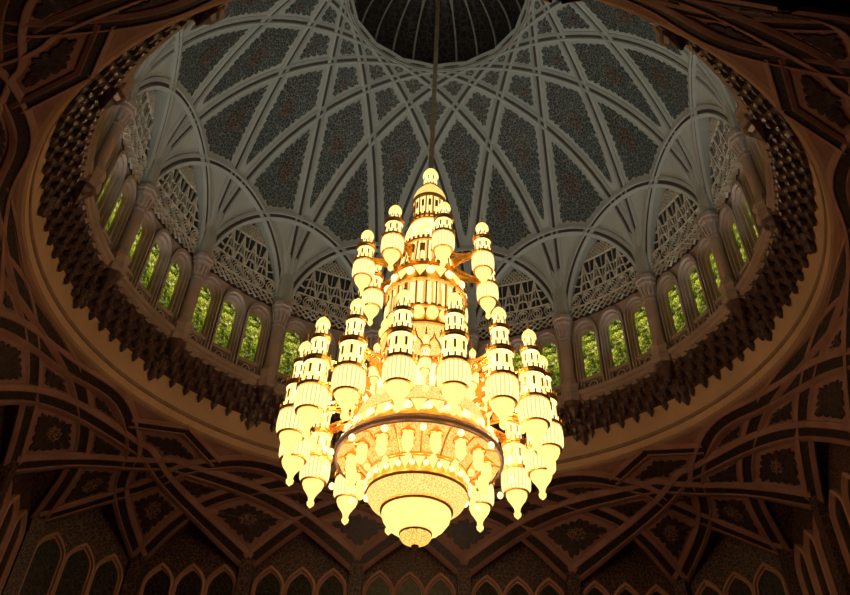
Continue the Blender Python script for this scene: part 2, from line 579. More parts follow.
for k in range(NG):
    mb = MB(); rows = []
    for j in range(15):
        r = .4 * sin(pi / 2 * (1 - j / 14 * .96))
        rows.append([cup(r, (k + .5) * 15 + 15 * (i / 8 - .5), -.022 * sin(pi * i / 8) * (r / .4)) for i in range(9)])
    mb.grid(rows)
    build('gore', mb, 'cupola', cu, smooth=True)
    mb = MB(); P = np.array([cup(.4 * sin(pi / 2 * (1 - j / 14 * .96)), k * 15) for j in range(15)])
    mb.tube(P, [.0055 - .0025 * j / 14 for j in range(15)], 6)
    # foot arch of the gore and the fork near the crown
    mb.tube([cup(.4, k * 15 + 15 * i / 8)[:2] + (1.300 - .018 * sin(pi * i / 8),) for i in range(9)], .0035, 5)
    for sg in (-1, 1):
        mb.tube([cup(.4 * sin(pi / 2 * (1 - j / 8 * .45 - .42)), k * 15 + sg * 7.5 * (j / 8) ** 1.3) for j in range(9)], .0025, 5)
    build('cupola_rib', mb, 'cuprib', cu)
mb = MB(); mb.lathe([(.0, 1.725), (.03, 1.72), (.036, 1.705), (.02, 1.695), (.0, 1.692)], 24)
build('boss', mb, 'cuprib', cu)

# ------------------------------------------------------------------ drum: wall, tympana, windows, columns
WOFF = 6.6


def archpts(w, spring, base, k=1.0, n=14, pointed=0.):
    """outline of a round-headed (or slightly pointed) opening from the left foot over to the right foot"""
    P = [(-w, base), (-w, (base + spring) / 2)]
    for i in range(n + 1):
        t = pi - pi * i / n
        x = w * cos(t); y = w * k * sin(t)
        if pointed:
            y = w * k * (sin(t) ** (1 - .25 * pointed)) + pointed * w * k * .45 * (1 - abs(cos(t))) ** 1.6
        P.append((x, spring + y))
    return P + [(w, (base + spring) / 2), (w, base)]


def cyl(az, x, h, d, R=1.0): return pol(R - d, az + degrees(x / R), h)


wall = MB()
for b in range(NB):
    c0 = b * BAY
    for j in (-1, 0, 1):
        az = c0 + j * WOFF
        op = archpts(.0505, .214, .0, 1.25, 18)
        hw = .0576; top = .300
        # strips beside and above the arch
        for sgn in (-1, 1):
            e = hw if not (j == sgn) else hw + .026
            wall.grid([[cyl(az, sgn * .0505, h, 0), cyl(az, sgn * e, h, 0)] for h in (0, .1, .214)])
            wall.grid([[cyl(az, sgn * .0505, .214, 0), cyl(az, sgn * e, .214, 0)], [cyl(az, sgn * .0505, top, 0), cyl(az, sgn * e, top, 0)]])
        hd = op[2:-2]
        wall.grid([[cyl(az, x, h, 0) for x, h in hd], [cyl(az, x, top, 0) for x, h in hd]])
struct(build('wall_drum', wall, 'stone', origin=(0, 0, 0)))


def arch_h(x):
    """height of the crossing arches above azimuth offset x (degrees) from a bay's middle"""
    r = cos(radians(BAY)) / max(cos(radians(abs(x) + BAY / 2)), .5)
    return dz(min(r, 1.))


def ty_panel():
    mb = MB(); n = 20
    rows = []
    for i in range(n + 1):
        x = -11.25 + 22.5 * i / n; t = arch_h(x) + .02
        rows.append([pol(1.0, x, .295 + (t - .295) * q / 6) for q in range(7)])
    mb.grid(rows)
    root = build('tympanum_screen', mb, 'screen', origin=pol(1, 0, .31))
    lt = MB()

    def seg(a, b, w=.0022):
        n_ = max(1, int(abs(a[0] - b[0]) / 2.5))
        for q in range(n_):
            p0 = [a[0] + (b[0] - a[0]) * q / n_, a[1] + (b[1] - a[1]) * q / n_]; p1 = [a[0] + (b[0] - a[0]) * (q + 1) / n_, a[1] + (b[1] - a[1]) * (q + 1) / n_]
            if max(abs(p0[0]), abs(p1[0])) > 10.7 or min(p0[1], p1[1]) < .3: continue
            if p0[1] > arch_h(p0[0]) - .0 or p1[1] > arch_h(p1[0]) - .0: continue
            A, B_ = np.array(pol(.9955, *p0)), np.array(pol(.9955, *p1)); d = B_ - A; L = np.linalg.norm(d)
            if L < 1e-6: continue
            nn = np.array(pol(1, (p0[0] + p1[0]) / 2, 0)); sd = np.cross(d / L, nn)
            lt.box((A + B_) / 2, d / 2, sd * w, nn * .0045)
    pitch = 22.5 / 7
    T = .0012
    for i in range(-4, 4):
        xc = (i + .5) * pitch
        # rosettes with rings
        for R in (1.35, .8):
            ring = [(xc + R * cos(2 * pi * k / 8), .372 + R * .0185 * sin(2 * pi * k / 8)) for k in range(9)]
            for k in range(8): seg(ring[k], ring[k + 1], T)
        seg((xc, .345), (xc, .40), T)
        # tall zigzag spires, tripled
        for dx in (0., .45, .9):
            for sg in (-1, 1):
                seg((xc + sg * (pitch / 2 - dx * .35), .395 + dx * .01), (xc + sg * dx * .12, .530 - dx * .03), T)
        seg((xc, .40), (xc, .515), T); seg((xc - pitch / 2, .335), (xc - pitch / 2, .56), T)
        for h in (.43, .47):
            seg((xc - pitch / 2, h), (xc, h + .012), T); seg((xc, h + .012), (xc + pitch / 2, h), T)
        # net running down between the window heads
        for h in (.302, .323):
            for q in (0, .25):
                for e in (0, .5):
                    x_ = xc + pitch * (q + e - .5)
                    seg((x_, h + q * .05), (x_ + pitch / 4, h + q * .05 + .0125), .0009); seg((x_ + pitch / 4, h + q * .05 + .0125), (x_ + pitch / 2, h + q * .05), .0009)
    for h in (.345, .402, .535): seg((-10.6, h), (10.6, h), T)
    for i in range(-14, 15):      # fine diamond grid under the arch's crown
        for j in range(7):
            x, h = i * .9, .535 + j * .02
            seg((x, h), (x + .9, h + .02), .001); seg((x + .9, h), (x, h + .02), .001)
    build('lattice', lt, 'lattice', root)
    return root


scr = ty_panel()
lst = []
for k in range(NB):
    c = scr if k == 0 else turned(scr, k * BAY)
    if seen(world_pts(c), 40): lst.append((wrap(k * BAY), c))
    elif k: remove(c)
pw = place([a for a, c in lst])
for i, (a, c) in enumerate(lst): tag(c, f'dark arched panel with pale stucco lattice, {pw[i]}', 'screen', 'lattice panels above the drum windows')


def window():
    o = empty('window_1', pol(1.0, 0, .02))
    mb = MB()
    steps = [(.054, .000), (.054, .016), (.047, .018), (.0455, .008), (.041, .008), (.0395, -.004), (.034, -.006), (.032, -.024)]
    mb.grid([[cyl(0, x, h, d) for x, h in archpts(w, .212, .0, 1.0 + .38 * (w - .03) / .024, 18)] for w, d in steps])
    # sill and transom above the dado
    for h0, h1, d in ((-.004, .010, .012), (.044, .056, .004)):
        mb.grid([[cyl(0, -.054, h0, -.02), cyl(0, .054, h0, -.02)], [cyl(0, -.054, h0, d), cyl(0, .054, h0, d)], [cyl(0, -.054, h1, d), cyl(0, .054, h1, d)], [cyl(0, -.054, h1, -.02), cyl(0, .054, h1, -.02)]])
    build('frame', mb, 'stone', o)
    mb = MB(); A = archpts(.0335, .212, .05, 1.05, 18); c = (0, .15)
    mb.add([cyl(0, x, h, -.020) for x, h in A] + [cyl(0, 0, .15, -.020)], [(i, i + 1, len(A)) for i in range(len(A) - 1)] + [(len(A) - 1, 0, len(A))])
    build('pane', mb, 'stained', o)
    mb = MB(); mb.grid([[cyl(0, -.034, h, -.006), cyl(0, .034, h, -.006)] for h in (.008, .046)])
    mb.grid([[cyl(0, .017 * q * cos(2 * pi * k / 16), .027 + .015 * q * sin(2 * pi * k / 16), -.003) for k in range(16)] for q in (1, .86)], True, 1)
    build('dado', mb, ['dado', 'lattice'], o)
    return struct(o)


w0 = window(); wn = 1; first = True
for k in range(NB):
    for j in (-1, 0, 1):
        az = wrap(k * BAY + j * WOFF)
        if not seen([pol(1, az, .1), pol(1, az, .25)], 60): continue
        c = w0 if (k == 0 and j == 0) else turned(w0, az)
        if c is not w0: wn += 1; c.name = f'window_{wn}'


def column(az=BAY / 2):
    R = .978; o = empty('drum_column', pol(R, az, -.03)); c = pol(R, az, 0)
    mb = MB(); mb.lathe([(.001, -.035), (.036, -.035), (.042, -.026), (.042, -.012), (.036, -.006), (.036, .012), (.041, .018), (.041, .026), (.032, .032), (.030, .042), (.026, .05), (.026, .054)], 8, c, rot=radians(-az) + pi / 8)
    build('pedestal', mb, 'stone', o)
    mb = MB(); mb.lathe([(.026, .05), (.0245, .06), (.0235, .13), (.0235, .21)], 20, c)
    build('shaft', mb, 'stone', o, smooth=True)
    mb = MB(); mb.lathe([(.0235, .205), (.027, .208), (.027, .214), (.024, .217), (.025, .235), (.031, .262), (.037, .272), (.037, .284), (.041, .288), (.041, .304), (.001, .305)], 8, c, rot=radians(-az) + pi / 8)
    for k in range(12):   # leaves on the bell of the capital
        t = 2 * pi * k / 12
        mb.box((c[0] + .0285 * cos(t), c[1] + .0285 * sin(t), .243), (.004 * -sin(t), .004 * cos(t), 0), (.002 * cos(t), .002 * sin(t), .003), (.003 * cos(t), .003 * sin(t), .016))
    build('capital', mb, 'stone', o)
    mb = MB()   # stilted pier from which the ribs spring
    rows = []
    for h, w_, d0 in ((.304, .030, .040), (.36, .030, .034), (.44, .028, .026), (.52, .022, .022)):
        rows.append([cyl(az, x, h, d) for x, d in ((-w_, 0.), (-w_, d0 * .8), (-w_ * .5, d0), (w_ * .5, d0), (w_, d0 * .8), (w_, 0.))])
    mb.grid(rows); build('springer', mb, 'plaster', o)
    mb = MB(); mb.lathe([(.036, -.034), (.032, -.046), (.022, -.055), (.018, -.066), (.010, -.078), (.006, -.088), (.001, -.093)], 8, (c[0] * 1.005, c[1] * 1.005, 0), rot=radians(-az) + pi / 8)
    build('corbel', mb, 'wood', o)
    return o


c0 = column(); lst = []
for k in range(NB):
    c = c0 if k == 0 else turned(c0, k * BAY)
    if seen(world_pts(c), 30): lst.append((wrap(BAY / 2 + k * BAY), c))
    elif k: remove(c)
pw = place([a for a, c in lst])
for i, (a, c) in enumerate(lst): tag(c, f'stone column between drum windows on a dark corbel, {pw[i]}', 'column', 'columns around the drum')

# ledge, backing and tan ring
mb = MB(); mb.lathe([(1.02, .004), (.972, .004), (.966, -.002), (.966, -.014), (.974, -.018), (.974, -.026), (.984, -.032), (.990, -.040)], 128)
struct(build('trim_1', mb, 'stone', origin=(0, 0, 0)))
mb = MB(); mb.lathe([(.986, -.038), (1.0, -.05), (1.014, -.062), (1.030, -.076), (1.050, -.094), (1.060, -.100)], 128)
struct(build('trim_2', mb, 'wood', origin=(0, 0, 0), smooth=True))
mb = MB(); mb.lathe([(1.059, -.09), (1.060, -.172)], 128); mb.lathe([(1.060, -.172), (1.057, -.174), (1.057, -.183), (1.061, -.185)], 128, mi=1)
mb.lathe([(1.061, -.185), (1.062, -.203), (1.060, -.207), (1.068, -.2105), (1.088, -.213)], 128)
struct(build('trim_3', mb, ['band', 'bandline'], origin=(0, 0, 0), smooth=False))


# ------------------------------------------------------------------ muqarnas cornice
def cell(mb, az, R, h, w, ht, dep):
    """one stalactite: a hollow pointed niche above a faceted drop"""
    c = np.array(pol(R, az, h)); e = np.array(pol(1, az + 90, 0)); n = -np.array(pol(1, az, 0)); z = np.array([0, 0, 1.])
    P = lambda x, y, q: c + e * x + n * y + z * q
    # drop
    rows = []
    for s_, y_, q in ((1., .0, 0.), (.9, dep * .3, -ht * .12), (.50, dep * .15, -ht * .34), (.42, 0, -ht * .52), (.62, .0, -ht * .62), (.58, 0, -ht * .76), (.02, 0, -ht * 1.12)):
        ww = w * .5 * s_; dd = dep * s_
        rows.append([P(-ww, -dep * .6, q), P(-ww, dd * .3, q), P(-ww * .5, dd, q), P(ww * .5, dd, q), P(ww, dd * .3, q), P(ww, -dep * .6, q)])
    mb.grid(rows)
    # niche: two leaning wings under a pointed hood
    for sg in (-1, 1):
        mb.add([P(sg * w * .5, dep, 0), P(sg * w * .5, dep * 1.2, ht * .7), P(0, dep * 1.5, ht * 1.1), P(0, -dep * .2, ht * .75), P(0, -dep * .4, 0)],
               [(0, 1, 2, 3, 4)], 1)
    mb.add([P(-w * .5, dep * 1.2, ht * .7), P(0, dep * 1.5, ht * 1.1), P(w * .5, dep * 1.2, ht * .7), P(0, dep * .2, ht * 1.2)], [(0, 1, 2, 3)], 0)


def slice_(i):
    az = -BAY / 2 + BAY * (i + .5) / 7; st = BAY / 7
    mb = MB()
    big = 1.0
    cell(mb, az, 1.047, -.084, .033, .040, .013)
    cell(mb, az + st / 2, 1.027, -.066, .034, .034, .013)
    cell(mb, az, 1.007, -.049, .034, .030, .013)
    cell(mb, az + st / 2, .988, -.036, .032, .024, .010)
    return mb


root = empty('muqarnas_section', pol(1.02, 0, -.08))
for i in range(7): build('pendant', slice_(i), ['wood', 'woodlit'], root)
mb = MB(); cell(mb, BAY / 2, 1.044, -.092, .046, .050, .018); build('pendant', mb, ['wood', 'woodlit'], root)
lst = []
for k in range(NB):
    c = root if k == 0 else turned(root, k * BAY)
    if seen([pol(1.03, k * BAY + x, -.08) for x in (-10, 0, 10)], 30): lst.append((wrap(k * BAY), c))
    elif k: remove(c)
pw = place([a for a, c in lst])
for i, (a, c) in enumerate(lst): tag(c, f'dark stalactite cornice section under the drum windows, {pw[i]}', 'cornice', 'stalactite cornice around the drum')

# ------------------------------------------------------------------ lower vault
LV = dict(zip((0, 7.5, 15, 22.5, 30, 37.5, 45), range(7)))
NAZ = [[0, 0, 0, 0, 0], [9.5, 9.5, 9.5, 9.2, 8.8], [21, 21.1, 20, 18.55, 17.3], [31, 30.5, 28.7, 26.5, 25.1], [40, 40.3, 38, 35.36, 32.0], [42.3, 42.3, 41.8, 39.5, 37.7], [45] * 5]
NR = [[1.094, 1.100, 1.115, 1.135, 1.173], [1.093, 1.102, 1.118, 1.145, 1.186], [1.10, 1.115, 1.147, 1.187, 1.23], [1.090, 1.112, 1.178, 1.24, 1.298],
      [1.19, 1.209, 1.26, 1.314, 1.40], [1.205, 1.215, 1.262, 1.37, 1.51], [1.215, 1.224, 1.29, 1.406, 1.5]]
NH = [[-.220, -.226, -.258, -.32, -.436], [-.220, -.228, -.258, -.312, -.436], [-.221, -.230, -.265, -.319, -.436], [-.220, -.229, -.272, -.325, -.44],
      [-.258, -.262, -.285, -.322, -.44], [-.262, -.268, -.29, -.335, -.432], [-.274, -.278, -.295, -.321, -.43]]


def node(th, lev):
    """lev: 0 mid, 1 T, 2 Q, 3 P, 4 springer"""
    k = round(th / 90); t = th - 90 * k; j = LV[round(abs(t) * 2) / 2]
    return np.array(pol(NR[j][lev], 90 * k + copysign(NAZ[j][lev], t) if t else 90 * k, NH[j][lev]))


def crom(P, sub=6):
    P = [np.array(p) for p in P]; P = [2 * P[0] - P[1]] + P + [2 * P[-1] - P[-2]]; out = []
    for i in range(1, len(P) - 2):
        for k in range(sub):
            t = k / sub; a, b, c, d = P[i - 1:i + 3]
            out.append(.5 * (2 * b + (c - a) * t + (2 * a - 5 * b + 4 * c - d) * t * t + (3 * b - a - 3 * c + d) * t ** 3))
    out.append(P[-2]); return np.array(out)


SUB = 6


def lowrib(s):
    """rib from springer th=s to springer s+60, passing its nodes"""
    L = [(0, 4), (7.5, 3), (15, 2), (22.5, 1), (30, 0), (37.5, 1), (45, 2), (52.5, 3), (60, 4)]
    return crom([node(s + d, l) for d, l in L], SUB)


SPR = [7.5 + 15 * i for i in range(24)]
LR = {}
for s in SPR:
    P = lowrib(s)
    for _ in range(8): P[1:-1] = P[1:-1] * .5 + (P[:-2] + P[2:]) * .25
    LR[round(s / 7.5) % 48] = P


def piece(s, d0, d1):
    """stretch of the rib that starts at springer s, between offsets d0 and d1 (degrees)"""
    P = LR[round(s / 7.5) % 48]; i, j = int(d0 / 7.5 * SUB), int(d1 / 7.5 * SUB)
    return P[i:j + 1] if j > i else P[j:i + 1][::-1]


def loopjoin(*ps):
    out = []
    for p in ps: out += list(p[:-1])
    return np.array(out)


cells = []   # (loop, family, canonical azimuth)
for s in SPR:      # spandrel kites on each springer, and the two tiers above
    cells.append((loopjoin(piece(s, 0, 15), piece(s - 60, 45, 60)), 'spandrel kite', s))
    cells[-1] = (loopjoin(piece(s, 0, 7.5), piece(s - 52.5 - 0, 52.5, 45) if False else piece(s + 7.5 - 52.5 if False else s + 15 - 60, 52.5, 45), piece(s - 15, 15, 7.5), piece(s - 60, 52.5, 60)), 'spandrel kite', s)
fix = []
for s in SPR:
    # kite on springer: S(s) -> P(s+7.5) along rib s ; P(s+7.5)->Q(s) along rib ending at s+15 (start s-45), offset 52.5->45
    K1 = loopjoin(piece(s, 0, 7.5), piece(s - 45, 52.5, 45), piece(s - 15, 15, 7.5), piece(s - 60, 52.5, 60))
    fix.append((K1, 'kite-shaped', s))
    # kite above the arch between springers s and s+15: P(s+7.5), Q(s+15), T(s+7.5), Q(s)
    K2 = loopjoin(piece(s, 7.5, 15), piece(s - 30, 45, 37.5), piece(s - 15, 22.5, 15), piece(s - 45, 45, 52.5))
    fix.append((K2, 'diamond-shaped', s + 7.5))
    # triangle Q(s), T(s+7.5), T(s-7.5)
    K3 = loopjoin(piece(s - 15, 15, 22.5), piece(s - 30, 37.5, 22.5), piece(s - 45, 37.5, 45))
    fix.append((K3, 'small triangular', s))
cells = fix


def ringpt(az): return np.array(pol(1.080, az, -.2125))


short = []
for q in (0, 90, 180, 270):
    D = ringpt(q + 45)
    for sg in (-1, 1):
        pass
    # rib touching the ring at canonical 22.5 (start -7.5) and its mirror at 67.5 (start 37.5)
    A = piece(q - 7.5, 30, 37.5); Bm = piece(q + 37.5, 30, 22.5)      # ring touch -> T2 ; mirror
    ka, kb = 3, 3
    KA, KB = A[ka], Bm[kb]
    t3 = np.vstack([piece(q + 7.5, 22.5 + 0, 30)[:0].reshape(0, 3)]) if False else None
    # T2 (th 30) -> T3 (th 45) runs on the rib whose middle is th 37.5 (start 7.5); T3 -> T2' on the rib with middle 52.5 (start 22.5)
    hexa = loopjoin(A[ka:], piece(q + 7.5, 22.5, 37.5), piece(q + 22.5, 22.5, 37.5), Bm[kb:][::-1], crom([KB, (KB + D) / 2, D], 3), crom([D, (KA + D) / 2, KA], 3))
    cells.append((hexa, 'hexagonal', q + 45))
    azA, azB = degrees(atan2(A[0][0], A[0][1])), degrees(atan2(Bm[0][0], Bm[0][1]))
    arcA = np.array([ringpt(wrap(q + 45 + wrap(azA - q - 45) * (k / 6))) for k in range(7)])
    arcB = np.array([ringpt(wrap(q + 45 + wrap(azB - q - 45) * (k / 6))) for k in range(7)])
    cells.append((loopjoin(arcA, A[:ka + 1], crom([KA, (KA + D) / 2, D], 3)), 'narrow ring-edge', q + 37.5))
    cells.append((loopjoin(arcB, Bm[:kb + 1], crom([KB, (KB + D) / 2, D], 3)), 'narrow ring-edge', q + 52.5))
    short += [(q + 37.5, np.array([KA, (KA * 2 + D) / 3, (KA + D * 2) / 3, D])), (q + 52.5, np.array([KB, (KB * 2 + D) / 3, (KB + D * 2) / 3, D]))]
# thin gores between the ring moulding and the ribs that graze it
gap = MB()
for s in SPR:
    for d0 in (22.5, 30):
        P = piece(s, d0, d0 + 7.5)
        if np.hypot(P[:, 0], P[:, 1]).max() < 1.155: gap.grid([list(P), [ringpt(degrees(atan2(p[0], p[1]))) for p in P]])


def down(cen):
    """direction towards the room for a spot of the lower vault"""
    v = np.array([-cen[0], -cen[1], -.55]); return v / np.linalg.norm(v)


def middle(L):
    """the roomiest spot of a bent loop"""
    L = np.array(L); q = L[::2]; C = np.vstack([[L.mean(0)], ((q[:, None] + q[None]) / 2).reshape(-1, 3)])
    A, AB = L, np.roll(L, -1, 0) - L
    t = np.clip(((C[:, None] - A) * AB).sum(-1) / ((AB ** 2).sum(-1) + 1e-12), 0, 1)
    d = np.sqrt(((C[:, None] - A - t[..., None] * AB) ** 2).sum(-1).min(1)); d[0] *= 1.2
    return C[d.argmax()]


def fitn(L, cen):
    _, _, vt = np.linalg.svd(L - cen); n = vt[2]
    return n if n @ down(cen) > 0 else -n


vault = MB(); inl = []; NRM = []
for L, fam, th in cells:
    cen = middle(L); nrm = fitn(L, L.mean(0)); NRM.append((L.mean(0), nrm))
    fillfan(vault, L, cen, 3, lambda p: p)
    if not seen(L, 60): continue
    got = None
    for mar, amp in ((.040, .010), (.036, .007), (.031, .004), (.026, .003)):
        got = erode(L, cen, nrm, mar, amp, .03, 120)
        if got is not None: break
    if got is None: continue
    mb = MB(); fillfan(mb, got, cen, 3, lambda p: p + nrm * .004)
    mb.grid([list(got + nrm * .004), list(got)], True)
    o = build('arabesque_inlay', mb, 'lowpanel', origin=list(cen))
    dist = np.linalg.norm(got - cen, axis=1); inr, ext = dist.min(), dist.max()
    if inr > .03:
        axu = got[dist.argmax()] - cen; axu -= nrm * (axu @ nrm); axu /= np.linalg.norm(axu)
        md = lobed(cen, nrm, axu, min(inr * .9, ext * .36), inr * .55)
        m2 = MB(); fillfan(m2, md, cen, 2, lambda p: p + nrm * .0065); m2.grid([list(md + nrm * .0065), list(md + nrm * .003)], True)
        build('medallion', m2, 'lowmedal', o)
    inl.append((fam, wrap(th), o))
for g in gap.f: pass
vault.v, base = vault.v + gap.v, len(vault.v)
vault.f += [tuple(base + i for i in f) for f in gap.f]; vault.m += gap.m
struct(build('ceiling_vault', vault, 'lowrib', origin=(0, 0, 0)))
for fam in sorted({x[0] for x in inl}):
    it = [x for x in inl if x[0] == fam]; pw = place([x[1] for x in it])
    for i, x in enumerate(it): tag(x[2], f'{fam} dark inlay in the brown lower vault, {pw[i]}', 'inlay', f'{fam} inlays of the lower vault')

NC, NV = np.array([q[0] for q in NRM]), np.array([q[1] for q in NRM])


def vnorm(p):
    w_ = np.exp(-((NC - p) ** 2).sum(1) / .13 ** 2) + 1e-9
    n = (NV * w_[:, None]).sum(0); return n / np.linalg.norm(n)


LRP = [(-.030, -.004), (-.029, .004), (-.017, .009), (-.0135, .009), (-.0125, .003), (.0125, .003), (.0135, .009), (.017, .009), (.029, .004), (.030, -.004)]
lst = []
for s in SPR:
    P = LR[round(s / 7.5) % 48]
    if not seen(P, 40): continue
    Nn = np.array([vnorm(p) for p in P])
    mb = MB(); mb.sweep(P, Nn, LRP); o = build('vault_rib', mb, 'lowrib', origin=list(P[len(P) // 2]))
    m2 = MB(); m2.sweep(P, Nn, [(-.0125, .0045), (.0125, .0045)]); build('inlay_strip', m2, 'lowstrip', o)
    lst.append((wrap(s + 30), o))
pw = place([a for a, o in lst])
for i, (a, o) in enumerate(lst): tag(o, f'brown arching vault rib with dark strip, crown {pw[i]}', 'rib', 'interlaced ribs of the lower vault')
lst = []
for th, P in short:
    if not seen(P, 40): continue
    P = crom(P, 4); Nn = np.array([vnorm(p) for p in P])
    mb = MB(); mb.sweep(P, Nn, [(a * .75, b * .9) for a, b in LRP]); o = build('vault_rib', mb, 'lowrib', origin=list(P[len(P) // 2]))
    m2 = MB(); m2.sweep(P, Nn, [(-.0094, .0042), (.0094, .0042)]); build('inlay_strip', m2, 'lowstrip', o)
    lst.append((wrap(th), o))
pw = place([a for a, o in lst])
for i, (a, o) in enumerate(lst): tag(o, f'short brown rib running up to the tan ring, {pw[i]}', 'rib', 'short ribs below the tan ring')

# ------------------------------------------------------------------ walls of the square hall below the vault
FLOOR = -CAMH - 1.6 / S
walls = {}
gw = 0


def wallname(mid):
    x, y = mid[0], mid[1]
    if abs(abs(x) - abs(y)) < .12: return ('wall_back' if y > 0 else 'wall_front') + ('_left' if x < 0 else '_right') + '_corner'
    if y > abs(x): return 'wall_back'
    if -y > abs(x): return 'wall_front'
    return 'wall_left' if x < 0 else 'wall_right'


bays = []
for s in SPR:
    A, Bv = node(s, 4), node(s + 15, 4); mid = (A + Bv) / 2; nm = wallname(mid)
    if nm == 'wall_front' or nm.startswith('wall_front_'):
        pass
    arc = np.vstack([piece(s, 0, 7.5)[:-1], piece(s - 45, 52.5, 60)])
    dirv = Bv - A; dirv[2] = 0; Lw = np.linalg.norm(dirv); dirv /= Lw
    out = np.array([dirv[1], -dirv[0], 0]); out *= np.sign(out @ np.array([mid[0], mid[1], 0]))
    rec = .03
    mbw = walls.setdefault(nm, MB())
    us = np.clip([(p - A) @ dirv for p in arc], 0, Lw)
    top = [A + dirv * u + out * rec for u in us]
    for p, q in zip(top, arc): p[2] = q[2]
    mbw.grid([list(arc), top])                                           # soffit of the wall arch
    if nm.startswith('wall_front'):      # open towards the aisle: only the spandrel above its arches
        mbw.grid([top, [np.array([p[0], p[1], .15]) for p in top]]); continue
    low = [np.array([p[0], p[1], -.86]) for p in top]
    rows = [[t + (l - t) * k / 4 for t, l in zip(top, low)] for k in range(5)]
    mbw.grid(rows)
    # pier on the springer and sill ledge
    for Q in (A,):
        mbw.box(Q * np.array([1, 1, 0]) + out * .012 + np.array([0, 0, -.65]), dirv * .022, out * .022, (0, 0, .215))
    L0, L1 = A * [1, 1, 0] + [0, 0, -.86], Bv * [1, 1, 0] + [0, 0, -.86]
    mbw.grid([[L0 + out * rec, L1 + out * rec], [L0 - out * .05, L1 - out * .05], [L0 - out * .05 - [0, 0, .05], L1 - out * .05 - [0, 0, .05]], [L0 - [0, 0, .08], L1 - [0, 0, .08]]])
    mbw.grid([[L0 - [0, 0, .08], L1 - [0, 0, .08]], [L0 * [1, 1, 0] + [0, 0, FLOOR], L1 * [1, 1, 0] + [0, 0, FLOOR]]], mi=1)
    bays.append((A, Bv, dirv, out, Lw))
for nm, mbw in walls.items(): struct(build(nm, mbw, ['lowwall', 'marble'], origin=(0, 0, 0)))
for A, Bv, dirv, out, Lw in bays:
    for j in (-1, 0, 1):
        ctr = (A + Bv) / 2 + dirv * j * Lw * .285; ctr[2] = 0
        if not seen([ctr + [0, 0, -.46], ctr + [0, 0, -.55]], 20): continue
        gw += 1
        P = lambda x, h, d: ctr + dirv * x + out * (.03 - d) + np.array([0, 0, h])
        o = empty(f'window_{wn + gw}', list(P(0, -.84, 0))); struct(o)
        mb = MB()
        sw = Lw / .3658
        mb.grid([[P(x * sw, h, d) for x, h in archpts(w, -.515, -.85, 1.0, 16, .8)] for w, d in ((.054, .0), (.054, .014), (.049, .018), (.046, .018), (.044, .008), (.041, .008), (.040, -.0))])
        build('frame', mb, 'lowframe', o)
        Aq = archpts(.041, -.515, -.85, 1.0, 16, .8)
        mb = MB(); mb.add([P(x * sw, h, .003) for x, h in Aq] + [P(0, -.6, .003)], [(i, i + 1, len(Aq)) for i in range(len(Aq) - 1)] + [(len(Aq) - 1, 0, len(Aq))])
        build('pane', mb, 'darkpane', o)
mb = MB(); mb.add([(-2.2, -2.6, FLOOR), (2.2, -2.6, FLOOR), (2.2, 1.6, FLOOR), (-2.2, 1.6, FLOOR)], [(0, 1, 2, 3)])
struct(build('floor', mb, 'carpet', origin=(0, 0, FLOOR)))

# ------------------------------------------------------------------ chandelier
ch = empty('chandelier', (0, 0, -.83))
tag(ch, 'huge glowing gilded crystal chandelier of minaret-shaped lanterns hanging from the dome', 'chandelier')


def part(name, mb, mats, parent=ch, smooth=True): return build(name, mb, mats, parent, origin=(parent['_o']), smooth=smooth)


mb = MB(); mb.tube([(0, 0, .28), (0, 0, .9), (0, 0, 1.71)], .0085, 10); mb.lathe([(.006, .30), (.010, .305), (.010, .315), (.006, .32)], 12)
part('suspension_rod', mb, 'brass')


def gallery(mb, r, h, t=.006, n=16, c=(0, 0, 0), cren=True, mi=0):
    """projecting balcony: cove below, rim, little posts on top"""
    mb.lathe([(r * .78, h - t * 1.7), (r * .86, h - t * 1.1), (r * .97, h - t * .35)], n, c, 1)
    mb.lathe([(r * .97, h - t * .35), (r * 1.02, h - t * .2), (r * 1.02, h + t * .5), (r * .93, h + t * .6), (r * .8, h + t * .6)], n, c, mi)
    if cren:
        k = n
        for i in range(k):
            t_ = 2 * pi * i / k; rr = r * .99; w_ = r * .05
            mb.box((c[0] + rr * cos(t_), c[1] + rr * sin(t_), c[2] + h + t * .95), (w_ * -sin(t_), w_ * cos(t_), 0), (w_ * .6 * cos(t_), w_ * .6 * sin(t_), 0), (0, 0, t * .6), mi)


def turret(mb, r0, r1, h0, h1, n=8, c=(0, 0, 0), slit=True, flare=.12):
    """glass drum (slot 0) with dark arched slits and thin gold posts (slot 1)"""
    hh = h1 - h0
    mb.lathe([(r0, h0), (r0 * 1.01, h0 + hh * .1), ((r0 + r1) / 2, h0 + hh * .75), (r1, h0 + hh * .86), (r1 * (1 + flare), h1)], 2 * n, c, 0)
    for k in range(n):
        t = 2 * pi * (k + .5) / n
        if slit:
            ra = r0 * .985 * .5 + r1 * .5; w_ = r0 * .085
            mb.box((c[0] + ra * 1.01 * cos(t), c[1] + ra * 1.01 * sin(t), c[2] + h0 + hh * .66), (w_ * -sin(t), w_ * cos(t), 0), (r0 * .03 * cos(t), r0 * .03 * sin(t), 0), (0, 0, hh * .17), 1)


